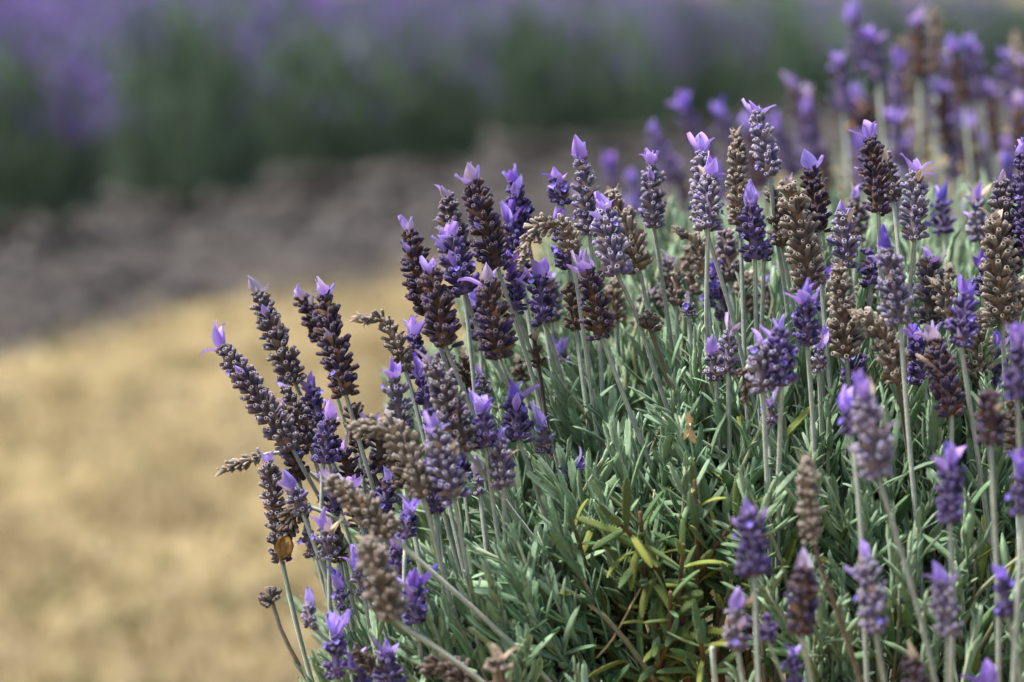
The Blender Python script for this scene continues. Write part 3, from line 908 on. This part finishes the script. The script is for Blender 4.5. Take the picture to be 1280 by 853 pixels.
for i, (pp, w, ty, d, st, kw) in enumerate(SPK):
    kw = dict(kw)
    if d <= 1.39: d -= .035
    path = [P(x, y, d) for x, y in pp]
    # lean the head a little in depth so that they do not all stand in one plane
    rr = np.random.default_rng(i)
    lean = rr.normal(0, .10)
    L_ = np.linalg.norm(path[-1] - path[0])
    for k in range(1, len(path)):
        path[k] = path[k] + np.array([0, 1, 0]) * lean * L_ * k / (len(path) - 1)
    sp = None
    if st:
        sp = [P(x, y, d + .012 * (j + 1)) for j, (x, y) in enumerate(st)]
    dy = pp[-1][1] - pp[0][1]
    if ty in 'CK' and (dy > -45 and abs(pp[-1][0] - pp[0][0]) > 20): kw.setdefault('label', 'drooping dried grey brown flower spike')
    elif ty == 'C': kw.setdefault('label', 'dried beige flower spike')
    elif ty == 'K': kw.setdefault('label', 'withered dark brown flower spike')
    stalk(path, w / F_PX * d, ty, 100 + i, sp, **kw)

# the round dry head standing alone at the edge of the bush, and a cut stem
def seed_head():
    e = bpy.data.objects.new('flower_stalk', None); COL.objects.link(e); e.parent = bush; local(e, bush)
    e['label'] = 'round dried seed head on a bare brown stem'
    d = 1.47
    c = P(340, 752, d)
    A = Acc(); r = np.random.default_rng(5)
    Ms, Os, Cs = [], [], []
    for i in range(26):
        a = r.uniform(0, 6.28); el = r.uniform(-.15, 1.5)
        dr = np.array([math.cos(a) * math.cos(el), math.sin(a) * math.cos(el), math.sin(el)])
        Ms.append(frame_of(dr) @ np.diag([.0045, .0045, .0078])); Os.append(c)
        b = np.array((.12, .095, .085)) * r.uniform(.7, 1.3)
        Cs.append((b[None] * np.array([.8, .9, 1, 1.2, 1.5, .3, .2])[:, None])[CAL_RING])
    A.many(CAL, np.array(Ms), np.array(Os), np.array(Cs))
    link('flower_head', A.mesh('seed_head', M_DRY), e)
    V, Q, T = tube(spline([c, P(352, 790, d), P(372, 828, d + .01), P(402, 880, d + .04), P(470, 980, d + .12)], 14), .0011, 8, .25)
    B = Acc(); B.add(V, Q, T, (.26, .21, .15)); link('stem', B.mesh('stem', M_STEM), e)
seed_head()
def cut_stem():
    V, Q, T = tube(spline([P(890, 809, 1.37), P(893, 840, 1.38), P(900, 900, 1.40), P(910, 980, 1.48)], 10), .0012, 8, .25)
    B = Acc(); B.add(V, Q, T, (.38, .42, .35)); o = link('bare_stem', B.mesh('stem', M_STEM), bush); local(o, bush); o['label'] = 'pale bare stem cut off at the top'
cut_stem()

# ------------------------------------------------------------------ leaves and leafy shoots
def leaf_tpl(L, W, segs, bend, teeth=0.0, sides='hi', seed=0):
    """narrow leaf along +z, upper side +y; margins rolled under, furrow along the middle"""
    r = np.random.default_rng(seed)
    if sides == 'hi':
        cs = np.array([(-1, -.10), (-.62, .34), (0, .06), (.62, .34), (1, -.10), (0, -.22)])
    else:
        cs = np.array([(-1, -.15), (0, .3), (1, -.15), (0, -.2)])
    n = len(cs); V = []; tt = []
    z = y = 0.0; a = 0.0
    tw = r.normal(0, .25)
    for i in range(segs + 1):
        t = i / segs
        if i:
            a = bend * t
            z += math.cos(a) * L / segs; y += math.sin(a) * L / segs
        w = W * .5 * (0.50 + .55 * math.sin(min(1, t / .45) * math.pi / 2)) * math.sqrt(max(0.03, 1 - max(0, (t - .62) / .38) ** 2.4))
        tooth = 1 + teeth * (1 if i % 2 else -1) * (0 < i < segs)
        ca, sa = math.cos(tw * t), math.sin(tw * t)
        for (cx, cy) in cs:
            xx = cx * w * (tooth if abs(cx) > .9 else 1); yy = cy * w * .9
            V.append((xx * ca - yy * sa, y + (xx * sa + yy * ca) * math.cos(a), z - yy * math.sin(a))); tt.append((t, abs(cx)))
    Q = []
    for i in range(segs):
        for j in range(n):
            k = (j + 1) % n
            Q.append((i * n + j, i * n + k, (i + 1) * n + k, (i + 1) * n + j))
    T = []
    m = len(V); V.append((0, y + .3 * L / segs * math.sin(a), z + .3 * L / segs * math.cos(a))); tt.append((1, 0))
    for j in range(n): T.append((m, segs * n + j, segs * n + (j + 1) % n))
    return (np.array(V), np.array(Q)[:, ::-1], np.array(T)), np.array(tt)

LEAFS = [leaf_tpl(1, r_w, 12, b, .10, 'hi', s) for s, (r_w, b) in enumerate([(.15, .25), (.14, .55), (.16, -.2), (.13, .9), (.155, .1), (.145, -.5)])]
LEAFS_LO = [leaf_tpl(1, .16, 4, b, 0, 'lo', s) for s, b in enumerate([.3, .7, -.3])]

def leaf_frame(ax, rad, th, roll=0.0):
    dr = unit(ax * math.cos(th) + rad * math.sin(th))
    up = unit(ax * math.sin(th) - rad * math.cos(th))
    x = np.cross(up, dr)
    if roll:
        x, up = x * math.cos(roll) + up * math.sin(roll), up * math.cos(roll) - x * math.sin(roll)
    return np.stack([x, up, dr], 1)

C_TIP = np.array((.27, .385, .255)); C_MID = np.array((.09, .185, .062)); C_OLD = np.array((.10, .155, .04)); C_YEL = np.array((.225, .27, .05))

def shoot_layout(r, L, big=1.0):
    """list of (position along stem 0..1 from the tip, azimuth, angle, length, age)"""
    out = []; s = 0.0; k = 0; ph = r.uniform(0, 6.28)
    while s < L:
        age = s / L
        ln = (.008 + .0165 * min(1, s / (.028)) + r.normal(0, .0016)) * big
        th = .14 + .62 * min(1, s / .045) + r.normal(0, .12)
        for q in (0, 1):
            out.append((s, ph + q * math.pi + r.normal(0, .15), max(.08, th + r.normal(0, .1)), max(.005, ln * r.uniform(.85, 1.12)), age))
        if k > 1 and r.random() < .75:      # side tuft in the axil
            for q in (0, 1):
                for z in range(2):
                    out.append((s - .002, ph + q * math.pi + r.normal(0, .45), max(.08, th * .55 + r.normal(0, .15)), ln * r.uniform(.4, .65), age * .5))
        ph += math.pi / 2
        s += .0036 + .0038 * min(1, s / .03) + abs(r.normal(0, .001)); k += 1
    return out

def shoot_mesh(seed, lo=False):
    r = np.random.default_rng(seed)
    L = r.uniform(.055, .085)
    cx, cy = r.normal(0, .010, 2)
    base = np.array([0, 0, -L]); tip = np.array([cx, cy, 0.0])
    pts = spline([base + np.array([0, 0, -.03]), base, (base + tip) * .5 + np.array([-cx * .4, -cy * .4, 0]), tip], 12)
    V, Q, T = tube(pts, np.linspace(.0013, .0007, 12), 6 if not lo else 3)
    A = Acc(); t = np.linspace(0, 1, 12).repeat(6 if not lo else 3)[:, None]
    cc = np.array((.20, .13, .07)) * (1 - t) + np.array((.28, .33, .2)) * t
    A.add(V, Q, T, np.concatenate([cc, cc[:1], cc[-1:]]))
    B = Acc()
    for (s, ph, th, ln, age) in shoot_layout(r, L):
        if lo and r.random() < .45: continue
        f = max(0, 1 - s / (L)) 
        o = base + (tip - base) * f; ax = unit(tip - base); fr = frame_of(ax)
        rad = fr[:, 0] * math.cos(ph) + fr[:, 1] * math.sin(ph)
        tpl, tt = (LEAFS_LO if lo else LEAFS)[int(r.integers(3 if lo else 6))]
        M = leaf_frame(ax, rad, th, r.normal(0, .25)) * ln
        g = min(1, age * 1.15 + r.normal(0, .12)); g = max(0, g)
        c = C_TIP * (1 - g) + C_MID * g
        if r.random() < .10 * (age > .5): c = C_YEL * .8
        c = c * r.uniform(.82, 1.18)
        C = c[None] * (1 + .25 * tt[:, 1:] * tt[:, :1] - .08 * (tt[:, 1:] < .1))
        B.add(tpl[0] @ M.T + o, tpl[1], tpl[2], C)
    return A.mesh('shoot_stem', M_STEM), B.mesh('shoot_leaves', M_LEAF), A, B

SHOOTS = [shoot_mesh(200 + s) for s in range(22)]
SHOOTS_LO = [shoot_mesh(300 + s, True) for s in range(8)]

def in_hollow(px, py):
    return ((px - 815) / 134) ** 2 + ((py - 755) / 155) ** 2 < 1

# sample shoot tips over the dome
cand = []
pts_kept = []
tries = 0
while len(cand) < 860 and tries < 60000:
    tries += 1
    v = rng.normal(size=3); v /= np.linalg.norm(v)
    if v[2] < .05: continue
    depth_in = abs(rng.normal(0, .022)) - .012
    sc = 1 - depth_in / .4
    p, nrm = mound(v, BC, BR, sc)
    px, py, d = project(p)
    if px < 330 or px > 1320 or py > 905: continue
    tocam = unit(np.array([0, 0, CAM_H]) - p)
    if np.dot(nrm, tocam) < -.12: continue
    if in_hollow(px, py) and d < 1.64: continue
    sepmin = .0175 if d < 1.66 else .024
    if pts_kept and np.min(np.linalg.norm(np.array(pts_kept) - p, axis=1)) < sepmin: continue
    pts_kept.append(p)
    cand.append((d, p, nrm, px, py))
r3 = np.random.default_rng(77)
for k in range(165):                     # the leafy left flank
    px = r3.uniform(375, 725); py = 872 - (px - 370) * .78 + abs(r3.normal(0, 95))
    if py > 890 or in_hollow(px, py): continue
    d = r3.uniform(1.425, 1.52); p = P(px, py, d)
    cand.append((1.5, p, unit(p - BC), px, py))
print('shoot candidates', len(cand), tries)
cand.sort(key=lambda c: abs(c[0] - 1.50) + (0.4 if not (0 < c[3] < 1280 and 300 < c[4] < 853) else 0))

def rot_align(dirn, roll):
    return frame_of(dirn, roll)

rest = []
for i, (d, p, nrm, px, py) in enumerate(cand):
    dirn = unit(nrm * .75 + np.array([0, 0, .75]) + rng.normal(0, .20, 3))
    roll = rng.uniform(0, 6.28); s = rng.uniform(1.0, 1.4)
    if i < 300:
        sm, lm, _, _ = SHOOTS[int(rng.integers(len(SHOOTS)))]
        o = link('leafy_shoot', sm, bush)
        M = rot_align(dirn, roll) * s
        q = p - np.array(bush.location)
        o.matrix_local = Matrix([[*M[0], q[0]], [*M[1], q[1]], [*M[2], q[2]], [0, 0, 0, 1]])
        link('leaves', lm, o, 'stuff')
    else:
        rest.append((p, dirn, roll, s))

# everything else of the two bushes' foliage: inner, rear and lower shoots as one mass each
def mass(root, C, R, shells, n, extra, seed, side_lo=-.75):
    r = np.random.default_rng(seed)
    A = Acc()
    def put(p, dirn, roll, s, dark):
        _, _, a, b = SHOOTS_LO[int(r.integers(len(SHOOTS_LO)))]
        M = frame_of(dirn, roll) * s
        for X in (a, b):
            V = np.concatenate(X.V); Q = np.concatenate(X.Q); T = np.concatenate(X.T); Cc = np.concatenate(X.C)
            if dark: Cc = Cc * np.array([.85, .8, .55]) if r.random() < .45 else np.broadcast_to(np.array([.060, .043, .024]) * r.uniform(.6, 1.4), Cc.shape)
            A.add(V @ M.T + p - np.array(root.location), Q, T, Cc)
    for (p, dirn, roll, s) in extra: put(p, dirn, roll, s, False)
    for i in range(n):
        v = r.normal(size=3); v /= np.linalg.norm(v)
        if v[2] < side_lo: v[2] = -v[2]
        sc = r.uniform(*shells)
        p, nrm = mound(v, C, R, sc)
        hx, hy, hd = project(p)
        if in_hollow(hx, hy) and hd < 1.60: continue
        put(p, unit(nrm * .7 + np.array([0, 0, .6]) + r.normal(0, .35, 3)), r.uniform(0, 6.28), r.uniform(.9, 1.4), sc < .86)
    link('inner_foliage', A.mesh('inner_foliage', M_LEAF), root, 'stuff')
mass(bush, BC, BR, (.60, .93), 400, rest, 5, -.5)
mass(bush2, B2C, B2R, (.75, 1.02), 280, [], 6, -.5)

# woody branches from the ground
def woody(root, C, R, n, seed):
    r = np.random.default_rng(seed)
    for i in range(n):
        a = i / n * 6.28 + r.uniform(-.3, .3); el = r.uniform(.15, .95)
        e = np.array([math.cos(a), math.sin(a), 0])
        end = C + np.array([math.cos(a) * math.cos(el), math.sin(a) * math.cos(el), math.sin(el)]) * R * .88
        b = np.array([C[0], C[1], 0.03]) + e * .03
        pts = spline([b - np.array([0, 0, .06]), b + e * .05 + np.array([0, 0, .12]), (b + end) * .5 + r.normal(0, .03, 3), end], 14)
        V, Q, T = tube(pts, np.linspace(.011, .0022, 14), 7)
        A = Acc(); A.add(V - np.array(root.location), Q, T, np.array((.15, .095, .06)) * r.uniform(.8, 1.2))
        link('woody_stem', A.mesh('woody_stem', M_BARK), root)
woody(bush, BC, BR, 22, 8); woody(bush2, B2C, B2R, 12, 9)

# the open hollow: brown branches carrying single broad toothed leaves
BIG = []
for s in range(8):
    rr = np.random.default_rng(70 + s)
    tpl, tt = leaf_tpl(1, rr.uniform(.115, .165), 36, rr.uniform(-1.2, .9), .34, 'hi', 80 + s)
    base = [C_OLD, C_MID * .9, C_YEL * .8, C_MID * .8, C_OLD * 1.2, C_YEL, C_MID, C_OLD][s]
    edge = [C_YEL, C_TIP * .8, C_YEL * 1.3, C_YEL, C_YEL * 1.2, C_YEL * 1.3, C_TIP * .8, C_YEL][s]
    A = Acc(); e = tt[:, 1:]
    A.add(tpl[0], tpl[1], tpl[2], base * (1 - .8 * (e > .9)) + edge * .8 * (e > .9))
    BIG.append(A.mesh('toothed_leaf', M_LEAF))
HOL = [
 [(866,870),(866,780),(872,700),(868,600)], [(840,880),(850,800),(846,740)], [(760,880),(748,790),(735,720),(715,650)],
 [(792,880),(800,800),(806,720),(800,640)], [(722,890),(705,800),(690,740)], [(905,880),(895,780),(905,700),(918,640)],
 [(835,760),(815,700),(770,650)], [(866,740),(890,690),(930,640)], [(775,860),(778,800),(770,750)], [(830,890),(826,830),(820,780)],
 [(668,880),(664,800),(650,730)], [(852,890),(862,820),(850,760),(854,680)], [(740,880),(742,820),(720,760)], [(800,890),(812,850),(835,800),(838,740)], [(940,880),(935,800),(950,740)], [(848,700),(850,640),(842,590)], [(885,860),(880,830),(876,800)],
]
nleaf = 0
for i, pl in enumerate(HOL):
    r = np.random.default_rng(400 + i)
    d0 = r.uniform(1.43, 1.51)
    pts = spline([P(x, y, d0 + .02 * (len(pl) - 1 - j)) for j, (x, y) in enumerate(pl)], 16)
    V, Q, T = tube(pts, np.linspace(.0024, .0009, 16), 7)
    A = Acc(); A.add(V, Q, T, np.array((.13, .075, .04)) * r.uniform(.8, 1.2))
    o = link('leafy_shoot', A.mesh('branch', M_BARK), bush); local(o, bush)
    o['label'] = 'brown branch with single broad toothed leaves'
    tan = np.gradient(pts, axis=0); ph = r.uniform(0, 6.28)
    nn = 11
    for k in range(nn):
        f = .15 + .83 * k / (nn - 1); j = min(15, int(f * 15))
        ax = unit(tan[j]); fr = frame_of(ax)
        for q in (0, 1):
            if r.random() < .12: continue
            az = ph + q * math.pi + r.normal(0, .25)
            rad = fr[:, 0] * math.cos(az) + fr[:, 1] * math.sin(az)
            M = leaf_frame(ax, rad, r.uniform(.55, 1.25) * (1 - .5 * (k == nn - 1)), r.normal(0, .3)) * (r.uniform(.022, .038) * (1 - .3 * f))
            l = link('leaf', BIG[int(r.integers(8))], o)
            l.matrix_local = Matrix([[*M[0], pts[j][0]], [*M[1], pts[j][1]], [*M[2], pts[j][2]], [0, 0, 0, 1]])
            nleaf += 1
        ph += math.pi / 2
print('single leaves', nleaf)

# ------------------------------------------------------------------ flower stalks of the bush behind
SPK2 = [
 ((1052,122),(1044,55),'A'), ((1073,66),(1062,-2),'A'), ((1098,100),(1086,18),'A'), ((1010,165),(983,90),'B'), ((866,160),(845,112),'A'),
 ((912,172),(893,122),'A'), ((824,184),(806,143),'A'), ((765,226),(758,184),'A'), ((796,245),(785,205),'A'), ((985,195),(966,140),'A'),
 ((1149,95),(1144,6),'B'), ((1132,95),(1131,40),'C'), ((1170,90),(1166,-4),'C'), ((1218,90),(1204,38),'A'), ((1222,110),(1216,46),'A'),
 ((1262,96),(1250,48),'A'), ((1272,90),(1270,34),'C'), ((1200,120),(1190,60),'B'), ((1233,214),(1229,158),'A'), ((1200,300),(1198,238),'A'),
 ((1122,178),(1114,128),'A'), ((1132,206),(1125,158),'A'), ((1240,150),(1236,95),'B'), ((1180,150),(1172,92),'B'), ((1275,160),(1274,105),'B'),
 ((1030,220),(1022,165),'B'), ((1062,240),(1056,185),'C'), ((940,190),(930,138),'B'), ((730,270),(722,225),'B'), ((850,240),(840,190),'B'), ((900,240),(895,195),'A'),
 ((1210,190),(1205,130),'B'), ((1150,190),(1143,130),'C'), ((1262,240),(1258,185),'A'), ((770,300),(765,255),'B'), ((815,290),(812,245),'B'), ((1170,260),(1166,205),'B'),
]
r2 = np.random.default_rng(61)
for k in range(32):
    x = r2.uniform(1000, 1300) if k < 22 else r2.uniform(690, 1000); top = 20 + (1180 - min(x, 1180)) * .42 + r2.uniform(0, 190)
    SPK2.append(((x + 5, top + 60), (x + r2.normal(-3, 7), top), 'AABAAABA'[int(r2.integers(8))]))
for i, (b, t, ty) in enumerate(SPK2):
    r = np.random.default_rng(700 + i)
    d = r.uniform(2.10, 2.42)
    p0, p2 = P(*b, d), P(*t, d)
    a = unit(p2 - p0); ln = max(np.linalg.norm(p2 - p0), r.uniform(.045, .06))
    p0 = p2 - a * ln
    stalk([p0, (p0 + p2) * .5, p2], r.uniform(.0165, .021), ty, 800 + i, None, bush2, B2C, B2R, lo=True, rstem=.0013, petscale=1.35, npet=(5 if ty == 'A' else None))
# the dry brown drooping head among them
stalk([P(1122, 200, 2.25), P(1112, 150, 2.25), P(1080, 140, 2.25), P(1064, 168, 2.25)], .03, 'B', 990, None, bush2, B2C, B2R, lo=True, npet=0, label='drooping dried brown flower spike')

# ------------------------------------------------------------------ loose bits caught in the bush
def dead_leaf():
    A = Acc(); r = np.random.default_rng(3)
    c = P(862, 535, 1.46)
    for i, (dx, dz, L_) in enumerate([(-.12, 1, .0105), (.12, 1, .008), (-.4, -.75, .008), (.35, -1, .0115), (.12, -1, .010), (-.05, .9, .007)]):
        dr = unit([dx, -.25, dz]); y = unit(np.cross(dr, [1, 0, 0.2])); x = np.cross(y, dr)
        tpl, tt = blade_tpl(1, .26, 7, 4, ol_petal, .5, .3 + .25 * i, .4, .10, i)
        V = tpl[0] @ (np.stack([x, y, dr], 1) * L_).T + c
        A.add(V, tpl[1], None, np.array((.62, .46, .27)) * r.uniform(.85, 1.1))
    tag(link('dead_leaf', A.mesh('dead_leaf', M_SCALE)), 'curled pale tan dead leaf caught among the green shoots', 'dead leaf')
dead_leaf()
def withered_leaf():
    A = Acc(); c = P(356, 672, 1.48)
    for i, (dx, dz, L_) in enumerate([(-.15, -1, .013), (.25, -1, .011), (-.5, -.8, .009)]):
        dr = unit([dx, -.2, dz]); y = unit(np.cross(dr, [1, 0.3, 0.2])); x = np.cross(y, dr)
        tpl, tt = blade_tpl(1, .6, 7, 5, ol_petal, .3, .3, .5, .10, i + 9)
        A.add(tpl[0] @ (np.stack([x, y, dr], 1) * L_).T + c, tpl[1], None, np.array((.30, .17, .05)))
    tag(link('withered_leaf', A.mesh('withered_leaf', M_SCALE)), 'withered orange brown leaf hanging below the dark drooping spike', 'dead leaf')
withered_leaf()
def straw_stalk():
    V, Q, T = tube(spline([P(745, 823, 1.46), P(765, 800, 1.46), P(790, 755, 1.465), P(806, 722, 1.47), P(810, 680, 1.475), P(818, 612, 1.48)], 16), np.linspace(.0007, .00045, 16), 6)
    A = Acc(); A.add(V, Q, T, (.62, .47, .26))
    tag(link('straw_stalk', A.mesh('straw_stalk', M_STRAW)), 'thin bent straw stalk fallen into the dark hollow', 'straw')
straw_stalk()
